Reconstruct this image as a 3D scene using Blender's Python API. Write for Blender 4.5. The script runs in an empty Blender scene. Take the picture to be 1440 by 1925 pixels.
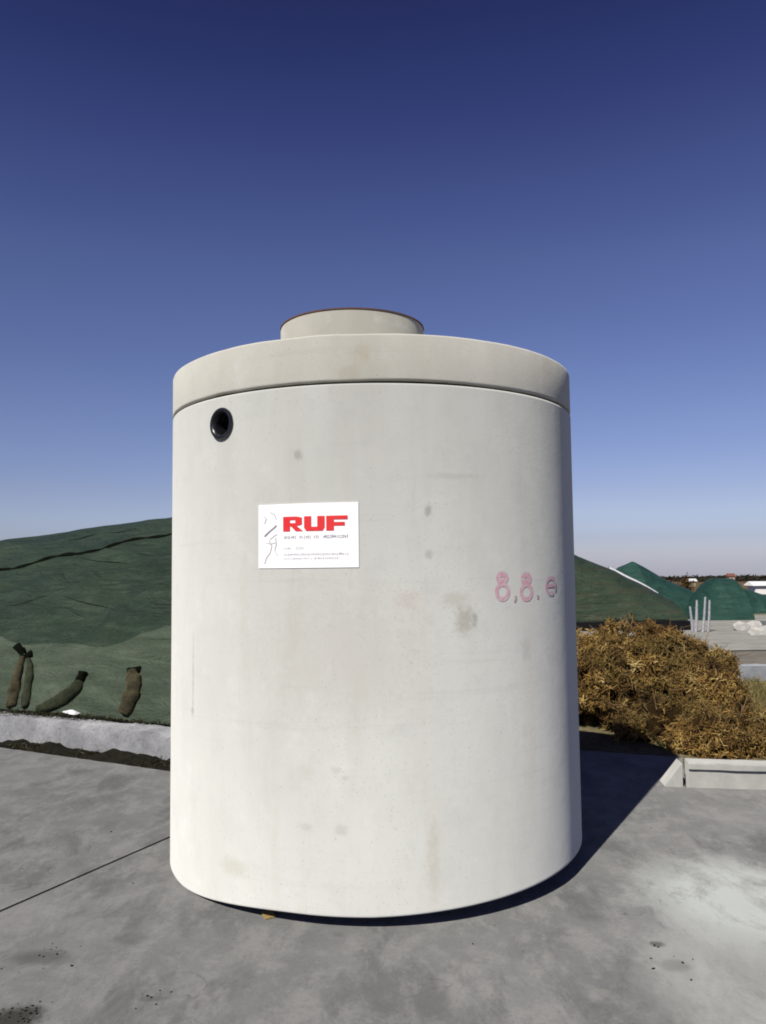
import bpy, math, random
import numpy as np
from mathutils import Vector, Matrix
from mathutils.bvhtree import BVHTree
R = math.radians
rng = np.random.default_rng(7); random.seed(7)
sc = bpy.context.scene

# ------------------------------------------------------------------ camera
F, PITCH, ROLL, CH = 1493.5, 0.0671, -0.0115, 1.6525
cd = bpy.data.cameras.new('camera'); cam = bpy.data.objects.new('camera', cd)
sc.collection.objects.link(cam); sc.camera = cam
cd.sensor_fit = 'VERTICAL'; cd.sensor_height = 36; cd.lens = F / 1925 * 36
cd.clip_start = .05; cd.clip_end = 9000
Zc = Vector((0, -math.sin(PITCH), math.cos(PITCH))); Fw = Vector((0, math.cos(PITCH), math.sin(PITCH)))
RT = Vector((1, 0, 0)) * math.cos(ROLL) + Zc * math.sin(ROLL)
UP = Vector((1, 0, 0)) * -math.sin(ROLL) + Zc * math.cos(ROLL)
m = Matrix((RT, UP, -Fw)).transposed().to_4x4(); m.translation = (0, 0, CH); cam.matrix_world = m
sc.render.resolution_x = 766; sc.render.resolution_y = 1024
sc.cycles.pixel_filter_type = 'GAUSSIAN'; sc.cycles.filter_width = 2.1

# ------------------------------------------------------------------ light
SUN_EL, SUN_OFF = 43, 30.5            # sun stands behind the viewer, 33 degrees to the left
sdir = Vector((-math.sin(R(SUN_OFF)) * math.cos(R(SUN_EL)), -math.cos(R(SUN_OFF)) * math.cos(R(SUN_EL)), math.sin(R(SUN_EL))))
sl = bpy.data.lights.new('sun', 'SUN'); sl.energy = 4.8; sl.angle = R(.53); sl.color = (1, .955, .87)
so = bpy.data.objects.new('sun', sl); sc.collection.objects.link(so); so.rotation_euler = sdir.to_track_quat('Z', 'Y').to_euler()
w = bpy.data.worlds.new('World'); sc.world = w; w.use_nodes = True
nt = w.node_tree; nt.nodes.clear()
sky = nt.nodes.new('ShaderNodeTexSky'); sky.sky_type = 'NISHITA'; sky.sun_disc = False
sky.sun_elevation = R(SUN_EL); sky.sun_rotation = math.atan2(sdir.x, sdir.y)
sky.air_density = 1.0; sky.dust_density = .6; sky.ozone_density = 3.0; sky.altitude = 300
tc = nt.nodes.new('ShaderNodeTexCoord'); sx = nt.nodes.new('ShaderNodeSeparateXYZ')
rp = nt.nodes.new('ShaderNodeValToRGB'); mx = nt.nodes.new('ShaderNodeMix'); mx.data_type = 'RGBA'; mx.blend_type = 'MULTIPLY'
mx.inputs[0].default_value = 1
bg = nt.nodes.new('ShaderNodeBackground'); bg.inputs[1].default_value = .10; wo = nt.nodes.new('ShaderNodeOutputWorld')
nt.links.new(tc.outputs['Generated'], sx.inputs[0]); nt.links.new(sx.outputs['Z'], rp.inputs[0])
nt.links.new(sky.outputs[0], mx.inputs[6]); nt.links.new(rp.outputs[0], mx.inputs[7]); hz_m = nt.nodes.new('ShaderNodeMapping'); hz_m.inputs[3].default_value = (1.5, 1.5, 9); hz_n = nt.nodes.new('ShaderNodeTexNoise'); hz_n.inputs['Scale'].default_value = 1.6; hz_n.inputs['Detail'].default_value = 5
hz_r = nt.nodes.new('ShaderNodeMapRange'); hz_r.inputs[3].default_value = .95; hz_r.inputs[4].default_value = 1.05; hz_x = nt.nodes.new('ShaderNodeMix'); hz_x.data_type = 'RGBA'; hz_x.blend_type = 'MULTIPLY'; hz_x.inputs[0].default_value = 1
nt.links.new(tc.outputs['Generated'], hz_m.inputs[0]); nt.links.new(hz_m.outputs[0], hz_n.inputs['Vector']); nt.links.new(hz_n.outputs[0], hz_r.inputs[0]); nt.links.new(mx.outputs[2], hz_x.inputs[6]); nt.links.new(hz_r.outputs[0], hz_x.inputs[7]); nt.links.new(hz_x.outputs[2], bg.inputs[0]); nt.links.new(bg.outputs[0], wo.inputs[0])
SKY = [(0, (.66, .67, .95)), (.03, (.56, .555, .80)), (.06, (.64, .60, .79)), (.0887, (.645, .57, .735)), (.2069, (.61, .535, .70)), (.3592, (.535, .46, .655)),
       (.4144, (.45, .39, .61)), (.4901, (.34, .29, .52)), (.5444, (.26, .225, .45)), (.62, (.19, .16, .33)), (1, (.15, .13, .28))]
while len(rp.color_ramp.elements) < len(SKY): rp.color_ramp.elements.new(.5)
for e, (p, c) in zip(rp.color_ramp.elements, SKY): e.position = p; e.color = (*c, 1)
sc.view_settings.view_transform = 'Standard'; sc.view_settings.look = 'None'; sc.view_settings.exposure = .2; sc.view_settings.gamma = 1

# ------------------------------------------------------------------ helpers
def ray(px, py):                     # direction of a photo pixel (1440 x 1925)
    return (Fw + RT * ((px - 720) / F) - UP * ((py - 962.5) / F))
def at_z(px, py, z=0.):
    d = ray(px, py); t = (z - CH) / d.z; return Vector((0, 0, CH)) + d * t
def at_y(px, py, Y):
    d = ray(px, py); return Vector((0, 0, CH)) + d * (Y / d.y)

class MB:
    def __init__(s): s.v = []; s.f = []; s.a = []
    def add(s, v, f, a=None):
        n = len(s.v); s.v += [tuple(p) for p in v]; s.f += [tuple(i + n for i in q) for q in f]
        s.a += (list(a) if a is not None else [0.] * len(v))
    def box(s, c, sz, rz=0, tilt=(0, 0), jit=0):
        M = Matrix.Rotation(rz, 4, 'Z') @ Matrix.Rotation(tilt[0], 4, 'X') @ Matrix.Rotation(tilt[1], 4, 'Y')
        v = [Vector(c) + M @ Vector((x * sz[0] / 2 + random.uniform(-jit, jit), y * sz[1] / 2 + random.uniform(-jit, jit), z * sz[2] / 2 + random.uniform(-jit, jit))) for x in (-1, 1) for y in (-1, 1) for z in (-1, 1)]
        s.add(v, [(0, 1, 3, 2), (4, 6, 7, 5), (0, 4, 5, 1), (2, 3, 7, 6), (0, 2, 6, 4), (1, 5, 7, 3)])
    def tube(s, pts, rad, n=10, cap=True):
        pts = [Vector(p) for p in pts]; rad = rad if hasattr(rad, '__len__') else [rad] * len(pts); v = []; f = []
        for i, p in enumerate(pts):
            t = (pts[min(i + 1, len(pts) - 1)] - pts[max(i - 1, 0)]).normalized()
            a = t.orthogonal() if i == 0 else (a - t * a.dot(t)); a.normalize(); b = t.cross(a)
            v += [p + (a * math.cos(2 * math.pi * k / n) + b * math.sin(2 * math.pi * k / n)) * rad[i] for k in range(n)]
        for i in range(len(pts) - 1):
            for k in range(n): f.append((i * n + k, i * n + (k + 1) % n, (i + 1) * n + (k + 1) % n, (i + 1) * n + k))
        if cap: f.append(tuple(range(n))[::-1]); f.append(tuple((len(pts) - 1) * n + k for k in range(n)))
        s.add(v, f)
    def grid(s, P, a=None, close=False):   # P[i][j]
        P = np.asarray(P, float); ni, nj = P.shape[:2]; f = []
        for i in range(ni - 1):
            for j in range(nj if close else nj - 1):
                k = (j + 1) % nj; f.append((i * nj + j, i * nj + k, (i + 1) * nj + k, (i + 1) * nj + j))
        s.add(P.reshape(-1, 3).tolist(), f, None if a is None else np.asarray(a).reshape(-1).tolist())
    def lathe(s, prof, c=(0, 0, 0), n=96, jit=0):
        th = np.linspace(0, 2 * np.pi, n, endpoint=False)
        P = [[(c[0] + r * math.cos(t), c[1] + r * math.sin(t), c[2] + z) for t in th] for r, z in prof]
        s.grid(P, close=True)
    def build(s, name, mat, parent=None, smooth=False, angle=None):
        me = bpy.data.meshes.new(name); me.from_pydata(s.v, [], s.f); me.materials.append(mat)
        at = me.attributes.new('tone', 'FLOAT', 'POINT'); at.data.foreach_set('value', np.array(s.a, np.float32))
        if smooth: me.polygons.foreach_set('use_smooth', [True] * len(me.polygons))
        me.update(); o = bpy.data.objects.new(name, me); sc.collection.objects.link(o)
        if angle: me.set_sharp_from_angle(angle=R(angle))
        if parent: o.parent = parent; o.matrix_parent_inverse = Matrix.Translation(-parent.location) if parent.type == 'EMPTY' else Matrix()
        return o
def tag(o, label=None, cat=None, group=None, kind=None):
    for k, v in (('label', label), ('category', cat), ('group', group), ('kind', kind)):
        if v: o[k] = v
    return o
def empty(name, loc, label, cat, group=None):
    o = bpy.data.objects.new(name, None); o.location = loc; o.empty_display_size = .2; sc.collection.objects.link(o); return tag(o, label, cat, group)

# value noise for mesh shaping
_T = rng.random((64, 64, 64))
def vn(x, y, z=0):
    x, y, z = np.broadcast_arrays(np.asarray(x, float), np.asarray(y, float), np.asarray(z, float))
    i, j, k = (np.floor(q).astype(int) for q in (x, y, z)); u, v, q = x - i, y - j, z - k
    u, v, q = (t * t * (3 - 2 * t) for t in (u, v, q)); o = 0
    for a in (0, 1):
        for b in (0, 1):
            for c in (0, 1):
                o = o + _T[(i + a) % 64, (j + b) % 64, (k + c) % 64] * (u if a else 1 - u) * (v if b else 1 - v) * (q if c else 1 - q)
    return o
def fbm(x, y, z=0, n=4): return sum(vn(x * 2 ** i, y * 2 ** i, z * 2 ** i + 7 * i) * .5 ** i for i in range(n)) / (2 - .5 ** (n - 1)) - .5

# ------------------------------------------------------------------ materials
class NM:
    def __init__(s, name):
        s.m = bpy.data.materials.new(name); s.m.use_nodes = True; s.t = s.m.node_tree; s.b = s.t.nodes['Principled BSDF']; s.out = s.t.nodes['Material Output']
        s.co = s.t.nodes.new('ShaderNodeNewGeometry').outputs['Position']
    def n(s, typ, **k):
        o = s.t.nodes.new(typ)
        for a, v in k.items(): setattr(o, a, v)
        return o
    def lk(s, a, b):
        if hasattr(a, 'links') or hasattr(a, 'is_output'): s.t.links.new(a, b)
        else: b.default_value = a
    def mp(s, scale=(1, 1, 1), rot=(0, 0, 0), src=None):
        o = s.n('ShaderNodeMapping'); s.t.links.new(src or s.co, o.inputs[0]); o.inputs[2].default_value = rot; o.inputs[3].default_value = scale; return o.outputs[0]
    def noise(s, sc_, det=6, rough=.6, vec=None, dist=0):
        o = s.n('ShaderNodeTexNoise'); o.inputs['Scale'].default_value = sc_; o.inputs['Detail'].default_value = det; o.inputs['Roughness'].default_value = rough
        o.inputs['Distortion'].default_value = dist; s.t.links.new(vec or s.co, o.inputs['Vector']); return o.outputs[0]
    def ramp(s, src, stops):
        o = s.n('ShaderNodeValToRGB'); e = o.color_ramp.elements
        while len(e) < len(stops): e.new(.5)
        for q, (p, c) in zip(e, stops): q.position = p; q.color = (*c, 1) if hasattr(c, '__len__') else (c, c, c, 1)
        s.t.links.new(src, o.inputs[0]); return o.outputs[0]
    def mix(s, f, a, b, mode='MIX'):
        o = s.n('ShaderNodeMix', data_type='RGBA', blend_type=mode)
        for v, i in ((f, 0), (a, 6), (b, 7)):
            if isinstance(v, (tuple, list)): o.inputs[i].default_value = (*v, 1)
            else: s.lk(v, o.inputs[i])
        return o.outputs[2]
    def math(s, op, a, b=0., c=0.):
        o = s.n('ShaderNodeMath', operation=op)
        for i, v in enumerate((a, b, c)): s.lk(v, o.inputs[i])
        return o.outputs[0]
    def attr(s): return s.n('ShaderNodeAttribute', attribute_name='tone').outputs['Fac']
    def blob(s, c, r, edge=.25, nz=None, amt=.5):   # soft irregular patch around a point of the surface
        d = s.n('ShaderNodeVectorMath', operation='SUBTRACT'); s.t.links.new(s.co, d.inputs[0]); d.inputs[1].default_value = c
        q = s.n('ShaderNodeVectorMath', operation='DIVIDE'); s.t.links.new(d.outputs[0], q.inputs[0]); q.inputs[1].default_value = r
        l = s.n('ShaderNodeVectorMath', operation='LENGTH'); s.t.links.new(q.outputs[0], l.inputs[0]); v = l.outputs['Value']
        if nz: v = s.math('ADD', v, s.math('MULTIPLY', s.math('SUBTRACT', nz, .5), amt))
        o = s.n('ShaderNodeMapRange', interpolation_type='SMOOTHSTEP'); s.t.links.new(v, o.inputs[0])
        for i, x in zip((1, 2, 3, 4), (1 - edge, 1 + edge, 1, 0)): o.inputs[i].default_value = x
        return o.outputs[0]
    def bump(s, h, st=.3, dist=.01):
        o = s.n('ShaderNodeBump'); o.inputs['Strength'].default_value = st; o.inputs['Distance'].default_value = dist; s.t.links.new(h, o.inputs['Height'])
        prev = s.b.inputs['Normal'].links
        if prev: s.t.links.new(prev[0].from_socket, o.inputs['Normal'])
        s.t.links.new(o.outputs[0], s.b.inputs['Normal']); return s
    def fin(s, col, rough=.8, spec=.3, metal=0):
        if isinstance(col, tuple): col = (*col, 1)
        s.lk(col, s.b.inputs['Base Color']); s.lk(rough, s.b.inputs['Roughness']); s.b.inputs['Specular IOR Level'].default_value = spec; s.b.inputs['Metallic'].default_value = metal; s.b.inputs['Diffuse Roughness'].default_value = .9 if not isinstance(rough, float) or rough > .7 else 0; return s.m

def simple(name, a, b, scale=8, rough=.8, spec=.3, bump=.2, bd=.01, vec=(1, 1, 1)):
    q = NM(name); nz = q.noise(scale, vec=q.mp(vec)); q.bump(nz, bump, bd)
    return q.fin(q.ramp(nz, [(.3, a), (.7, b)]), rough, spec)

# ================================================================== TANK geometry data
TR, TX, TY = 1.2, -.0605, 4.8967
def cyl(px, py, r=TR):               # photo pixel -> (angle, height) on the tank wall
    d = ray(px, py); o = Vector((-TX, -TY)); dd = Vector((d.x, d.y))
    a = dd.dot(dd); b = o.dot(dd); c = o.dot(o) - r * r; t = (-b - math.sqrt(b * b - a * c)) / a
    p = o + dd * t; return math.atan2(p.x, -p.y), CH + d.z * t
def on(phi, z, r=TR): return (TX + r * math.sin(phi), TY - r * math.cos(phi), z)

def concrete_tank(name, spots=True, base=((.53, .535, .498), (.605, .612, .575))):
    q = NM(name)
    big = q.noise(1.3, 5, .6, q.mp((1, 1, .45))); fine = q.noise(60, 4, .7); mid = q.noise(7, 6, .65); streak = q.noise(9, 4, .6, q.mp((1, 1, .12)))
    col = q.ramp(big, [(.3, base[0]), (.7, base[1])])
    col = q.mix(q.math('MULTIPLY', q.ramp(streak, [(.5, 0), (.75, 1)]), .22), col, (.47, .44, .37))
    col = q.mix(q.math('MULTIPLY', q.ramp(mid, [(.52, 0), (.72, 1)]), .22), col, (.45, .45, .435))
    col = q.mix(q.math('MULTIPLY', q.ramp(fine, [(.55, 0), (.75, 1)]), .12), col, (.25, .25, .24))
    vo = q.n('ShaderNodeTexVoronoi'); vo.inputs['Scale'].default_value = 17; q.t.links.new(q.co, vo.inputs['Vector'])
    pores = q.ramp(vo.outputs['Distance'], [(.045, 1), (.075, 0)])
    col = q.mix(q.math('MULTIPLY', pores, .28), col, (.14, .135, .12))
    if spots:
        nz = q.noise(38, 6, .75)
        for px, py, rw, rh, c, k in SPOTS:
            p = on(*cyl(px, py)); msk = q.blob(p, (rw, rw, rh), .6, nz, 2.6)
            col = q.mix(q.math('MULTIPLY', msk, k * .5), col, c)
    scr = q.noise(3.5, 10, .8, q.mp((9, 9, .5), (0, .02, 0))); col = q.mix(q.math('MULTIPLY', q.ramp(scr, [(.60, 0), (.66, 1)]), .16), col, (.33, .32, .29))
    rng_ = q.noise(2.2, 6, .7, q.mp((.4, .4, 14))); col = q.mix(q.math('MULTIPLY', q.ramp(rng_, [(.58, 0), (.68, 1)]), .13), col, (.36, .355, .33))
    chalk = q.noise(5, 9, .75); col = q.mix(q.math('MULTIPLY', q.ramp(chalk, [(.56, 0), (.66, 1)]), .25), col, (.68, .68, .66))
    v2 = q.n('ShaderNodeTexVoronoi'); v2.inputs['Scale'].default_value = 48; q.t.links.new(q.co, v2.inputs['Vector']); ph_ = q.math('MULTIPLY', q.ramp(v2.outputs['Distance'], [(.10, 1), (.16, 0)]), q.ramp(big, [(.45, 0), (.6, 1)]))
    col = q.mix(q.math('MULTIPLY', ph_, .35), col, (.2, .195, .18))
    q.bump(fine, .16, .004); q.bump(mid, .16, .01)
    return q.fin(col, .86, .25)
SPOTS = [(560, 855, .018, .022, (.12, .11, .09), .6), (805, 960, .016, .024, (.12, .11, .1), .7), (807, 1042, .016, .02, (.12, .12, .1), .5),
         (874, 1166, .045, .06, (.23, .20, .13), .75), (892, 1162, .012, .028, (.12, .11, .09), .7), (858, 1128, .06, .035, (.32, .29, .2), .5),
         (363, 1270, .009, .2, (.22, .21, .19), .6), (362, 1335, .018, .016, (.15, .15, .14), .6), (770, 1128, .06, .04, (.5, .36, .31), .45),
         (575, 1555, .03, .016, (.3, .29, .24), .4), (642, 1560, .03, .022, (.28, .28, .23), .5), (632, 1448, .022, .016, (.33, .31, .24), .5), (648, 1463, .02, .012, (.33, .31, .24), .5), (575, 1450, .04, .03, (.4, .33, .28), .25),
         (814, 1610, .025, .16, (.36, .33, .25), .55), (440, 1630, .08, .04, (.35, .32, .22), .5), (680, 668, .04, .05, (.42, .35, .2), .5), (655, 700, .05, .03, (.4, .34, .22), .5),
         (640, 1230, .35, .30, (.46, .42, .37), .5), (1030, 690, .06, .05, (.36, .31, .24), .5), (850, 895, .12, .015, (.3, .29, .26), .4), (990, 1220, .03, .05, (.28, .27, .25), .4)]

M = {}
M['tank'] = concrete_tank('tank_concrete')
M['lid'] = concrete_tank('lid_concrete', True, ((.50, .49, .43), (.60, .585, .525)))
M['neck'] = concrete_tank('neck_concrete', False, ((.42, .41, .355), (.53, .52, .45)))
M['black'] = simple('black_rubber', (.004, .004, .005), (.012, .012, .014), 30, .3, .5, .05)
M['gap'] = simple('dark_joint', (.03, .026, .02), (.07, .06, .05), 30, .95, .1)
M['white'] = simple('sticker_white', (.80, .80, .80), (.86, .86, .86), 4, .45, .4, .02)
M['red'] = simple('sticker_red', (.60, .012, .02), (.66, .025, .022), 8, .5, .4, .02)
M['ink'] = simple('sticker_grey_ink', (.20, .19, .24), (.34, .33, .38), 30, .5, .4, .0)
M['paleink'] = simple('sticker_pale_ink', (.38, .38, .42), (.54, .54, .57), 25, .5, .4, .0)
q = NM('pink_spray'); nz = q.noise(60, 4, .7); M['pink'] = q.fin(q.ramp(nz, [(.38, (.58, .27, .36)), (.6, (.54, .46, .47))]), .8, .2)
M['dot'] = simple('grey_paint', (.36, .24, .26), (.45, .34, .36), 30, .8)
M['rust'] = simple('brick_red_seal', (.09, .055, .04), (.17, .075, .045), 4, .85, .2)
M['wood'] = simple('wedge_wood', (.20, .13, .05), (.30, .21, .08), 18, .8, .2, .3, .01, (1, 8, 1))

def bent(mb, quads2d, c0, r, step=.01):  # flat lettering laid round the tank; c0 = (phi, z) of the local origin
    for q4 in quads2d:
        a, b, c, d = [np.array(p, float) for p in q4]
        n = max(1, int(max(np.linalg.norm(b - a), np.linalg.norm(c - d)) / step))
        P = [[on(c0[0] + p[0] / TR, c0[1] + p[1], r) for p in (a + (b - a) * i / n, d + (c - d) * i / n)] for i in range(n + 1)]
        mb.grid(P)
def stroke(pts, wd, closed=False):
    pts = [np.array(p, float) for p in pts]; out = []; n = len(pts); L = []; Rr = []
    for i in range(n):
        p0 = pts[i - 1] if (i or closed) else pts[i]; p1 = pts[(i + 1) % n] if (i < n - 1 or closed) else pts[i]
        t = p1 - p0; t = t / (np.linalg.norm(t) + 1e-9); nn = np.array((-t[1], t[0])) * wd / 2; L.append(pts[i] + nn); Rr.append(pts[i] - nn)
    for i in range(n if closed else n - 1):
        j = (i + 1) % n; out.append((L[i], L[j], Rr[j], Rr[i]))
    return out
def arc(cx, cy, rx, ry, a0, a1, n=10): return [(cx + rx * math.cos(R(a0 + (a1 - a0) * i / n)), cy + ry * math.sin(R(a0 + (a1 - a0) * i / n))) for i in range(n + 1)]

# ------------------------------------------------------------------ tank
ZS = CH + .8666; ZT = CH + 1.0991
root = empty('concrete_tank', (TX, TY, 0), 'tall pale grey cylindrical concrete tank with lid, hatch neck and white sticker', 'tank')
NP, NZ = 560, 226
pc = cyl(418, 797)
ph = np.linspace(0, 2 * np.pi, NP, endpoint=False); zz = np.r_[0, .0015, .003, np.linspace(.006, .992, NZ - 7), .995, .9965, .998, 1]
mb = MB(); P = np.zeros((NZ + 1, NP, 3))
pw = (ph + np.pi) % (2 * np.pi) - np.pi; tt = np.clip((pw + R(62)) / R(45), 0, 1); tt2 = np.clip((np.pi - pw) / R(60), 0, 1); zb = .004 + (.062 + .028 * np.clip(pw / R(60), 0, 1)) * (tt * tt * (3 - 2 * tt)) * tt2
r = TR + .0015 * (fbm(np.sin(ph)[None] * 2, np.cos(ph)[None] * 2 + zz[:, None] * 0, zz[:, None] * 3, 3)) - .005 * np.clip(1 - (zz[:, None] * 2.4) / .006, 0, 1)
Z = zb[None] + (ZS - .007 - zb[None]) * zz[:, None]
r = r - .005 * np.clip(1 - (ZS - .007 - Z) / .006, 0, 1)
P[:NZ, :, 0] = TX + r * np.sin(ph); P[:NZ, :, 1] = TY - r * np.cos(ph); P[:NZ, :, 2] = Z
P[NZ] = P[NZ - 1]; P[NZ, :, 0] = TX + 1.0 * np.sin(ph); P[NZ, :, 1] = TY - 1.0 * np.cos(ph)
mb.grid(P, close=True)
def in_hole(f):
    c = np.mean([mb.v[i] for i in f], 0); a = math.atan2(c[0] - TX, -(c[1] - TY))
    return math.hypot((a - pc[0]) * TR, c[2] - pc[1]) < .066
mb.f = [f for f in mb.f if not in_hole(f)]
mb.build('tank_wall', M['tank'], root, True, 40)
mb = MB(); mb.lathe([(0, ZS + .001), (TR - .03, ZS + .001), (TR - .022, ZS - .005), (TR - .022, ZS - .02)], (TX, TY, 0), 128); mb.build('seam_seal', M['gap'], root, True, 30)
mb = MB(); mb.lathe([(TR - .035, ZS + .006), (TR - .006, ZS + .007), (TR - .001, ZS + .011), (TR, ZS + .02), (TR, ZT - .012), (TR - .003, ZT - .004), (TR - .010, ZT), (.3, ZT + .01), (0, ZT + .01)], (TX, TY, 0), 256)
mb.v = [(x, y, z + (.010 * float(fbm(x * 5, y * 5, 1, 4)) if z < ZS + .012 else .006 * float(fbm(x * 7, y * 7, 5, 4)) if z > ZT - .013 else 0)) for x, y, z in mb.v]
mb.build('lid', M['lid'], root, True, 50)
mb = MB(); mb.lathe([(0, .045), (TR - .16, .045), (TR - .16, .002), (0, .002)], (TX, TY, 0), 96); mb.build('base_ring', M['gap'], root, True, 30)
NX, NY, NR, NT = -.190, 5.2, .474, 0
NT = at_y(690, 577, NY - NR).z
mb = MB(); mb.lathe([(NR, ZT + .001), (NR, NT - .025), (NR - .004, NT - .012)], (NX, NY, 0), 128); nk = mb.build('hatch_neck', M['neck'], root, True, 40)
mb = MB(); mb.lathe([(NR - .004, NT - .012), (NR + .003, NT - .010), (NR + .001, NT - .002), (NR - .012, NT), (NR - .09, NT), (NR - .1, NT - .03), (NR - .1, NT - .25)], (NX, NY, 0), 128); mb.build('rim_seal', M['rust'], nk, True, 40)
# pipe socket in the wall
def local(phi, z, r0):
    n = Vector((math.sin(phi), -math.cos(phi), 0)); t = Vector((math.cos(phi), math.sin(phi), 0)); return Vector(on(phi, z, r0)), n, t
c, n, t = local(pc[0], pc[1], TR)
prof = [(.076, -.012), (.082, .008), (.079, .014), (.070, .016), (.062, .011), (.055, .003), (.049, -.015), (.047, -.07), (0, -.075)]
mb = MB(); P = [[c + n * h + (t * math.cos(a) + Vector((0, 0, 1)) * math.sin(a)) * rr for a in np.linspace(0, 2 * np.pi, 48, endpoint=False)] for rr, h in prof]
mb.grid(P, close=True); sk = mb.build('pipe_socket', M['black'], root, True, 50); sk['label'] = 'black round rubber pipe socket'

# sticker
s0 = cyl(487, 1070); s1 = cyl(675, 1065); s2 = cyl(674, 943); s3 = cyl(487, 951)
SW = (s1[0] - s0[0]) * TR; SH = ((s3[1] - s0[1]) + (s2[1] - s1[1])) / 2
O = (s0[0], (s0[1] + s1[1]) / 2)
mb = MB(); n_ = 30; P = []
for i in range(n_ + 1):
    ph_ = O[0] + SW / TR * i / n_; P.append([on(ph_, O[1], TR + .0005), on(ph_, O[1], TR + .004), on(ph_, O[1] + SH, TR + .004), on(ph_, O[1] + SH, TR + .0005)])
mb.grid(P); stk = mb.build('sticker', M['white'], root); stk['label'] = 'white rectangular sticker with red RUF lettering'
def uv(x, y): return (x * SW, (1 - y) * SH)   # x,y in 0..1 from top-left
def U(quads): return [[uv(*p) for p in q4] for q4 in quads]
def rect(x0, y0, x1, y1): return ((x0, y0), (x1, y0), (x1, y1), (x0, y1))
# letters: R U F, heavy and wide
lt = []
x0, x1 = .272, .895; yt, yb = .20, .43; H = yb - yt; w_ = (x1 - x0) / 3
def K(a, b, c, d, X): return rect(X + a * w_, yt + b * H, X + c * w_, yt + d * H)
X = x0
lt += [K(.0, 0, .34, 1, X), K(.34, 0, .66, .24, X), K(.34, .44, .66, .66, X)]
lt += [((X + .66 * w_, yt), (X + .92 * w_, yt + .08 * H), (X + .92 * w_, yt + .56 * H), (X + .66 * w_, yt + .64 * H))]
lt += [((X + .60 * w_, yt + .22 * H), (X + .66 * w_, yt + .22 * H), (X + .66 * w_, yt + .44 * H), (X + .60 * w_, yt + .44 * H)), ((X + .38 * w_, yt + .64 * H), (X + .66 * w_, yt + .64 * H), (X + .98 * w_, yt + H), (X + .62 * w_, yt + H))]
X = x0 + w_ * 1.02
lt += [K(0, 0, .34, .78, X), K(.62, 0, .96, .78, X), ((X, yt + .78 * H), (X + .96 * w_, yt + .78 * H), (X + .86 * w_, yt + H), (X + .10 * w_, yt + H)), K(.34, .72, .62, .78, X)]
X = x0 + w_ * 2.05
lt += [K(0, 0, .35, 1, X), K(.35, 0, .97, .26, X), K(.35, .43, .84, .68, X)]
mb = MB(); bent(mb, U(lt), O, TR + .0062); mb.build('red_lettering', M['red'], stk)
# illegible small print as short ink strokes
ink = []; pale = []
def words(dst, xs, y, h, seed):
    rr = random.Random(seed)
    for a, b in xs:
        x = a
        while x < b:
            k = rr.choice((0, 1, 2)); g = h * rr.uniform(.55, 1)
            if k == 0: dst.append(rect(x, y + h - g, x + .006, y + h))
            elif k == 1: dst += [rect(x, y + h - g, x + .005, y + h), rect(x + .005, y + h * .45, x + .015, y + h * .62)]
            else: dst += [rect(x, y + h * .3, x + .012, y + h * .48), rect(x, y + h * .8, x + .012, y + h)]
            x += rr.uniform(.014, .022)
def piece(name, quads, mat, h): mb = MB(); bent(mb, U(quads), O, TR + h); mb.build(name, mat, stk)
for k, (xs_, y_, h_, mt) in enumerate([([(.28, .40), (.44, .54), (.58, .63), (.67, .90)], .485, .058, 'ink'), ([(.28, .35), (.40, .49)], .66, .05, 'paleink'), ([(.28, .90)], .76, .045, 'paleink'), ([(.28, .55), (.58, .8)], .83, .035, 'paleink')]):
    for x_ in xs_: dst = []; words(dst, [x_], y_, h_, k + 3 + int(x_[0] * 50)); piece('print_word', dst, M[mt], .0062)
sk_ = [[(.07, .50), (.12, .43), (.18, .36), (.20, .33)], [(.06, .18), (.09, .22), (.07, .3)], [(.13, .12), (.18, .16), (.20, .24)], [(.13, .55), (.17, .50), (.21, .47)],
       [(.12, .56), (.15, .66), (.13, .76), (.09, .84), (.07, .93)], [(.19, .52), (.20, .62), (.18, .72), (.21, .80)], [(.09, .60), (.14, .62), (.19, .60)]]
piece('sketch_line', stroke(sk_[0], .02), M['ink'], .0062); [piece('sketch_line', stroke(p, .012), M['paleink'], .0058) for p in sk_[1:]]

# pink sprayed figures
def figure8(h, wd): return stroke(arc(0, h * .29, wd * .5, h * .27, 0, 360, 20)[:-1], .021, True) + stroke(arc(0, h * .79, wd * .34, h * .14, 0, 360, 18)[:-1], .028, True)
def mark(name, quads, px, py, mat):
    mb = MB(); bent(mb, quads, cyl(px, py), TR + .0016); mb.build(name, mat, root)
mark('pink_figure', figure8(.135, .075), 945, 1128, M['pink']); mark('pink_figure', figure8(.135, .08), 990, 1128, M['pink'])
mark('pink_figure', stroke(arc(0, .045, .05, .042, -40, 300, 18), .018) + stroke([(-.04, .045), (.05, .05)], .016), 1036, 1118, M['pink'])
mark('painted_dot', stroke([(0, .02), (.004, .004), (-.008, -.012)], .013), 969, 1128, M['dot']); mark('painted_dot', stroke([(0, .02), (.0, .0)], .016), 1011, 1126, M['dot'])

p = at_z(506, 1720, .012)
mb = MB(); mb.add([(-.04, -.03, 0), (.04, -.03, 0), (.04, .07, 0), (-.04, .07, 0), (-.04, -.03, .006), (.04, -.03, .008), (.04, .07, .02), (-.04, .07, .02)], [(0, 3, 2, 1), (4, 5, 6, 7), (0, 1, 5, 4), (1, 2, 6, 5), (2, 3, 7, 6), (3, 0, 4, 7)])
o = mb.build('wooden_wedge', M['wood']); o.location = (p.x, p.y, .002); o.rotation_euler.z = .45; o.scale = (.6, .6, .8); tag(o, 'small yellowish wooden wedge poking out under the front edge of the concrete tank', 'wedge')

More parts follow.
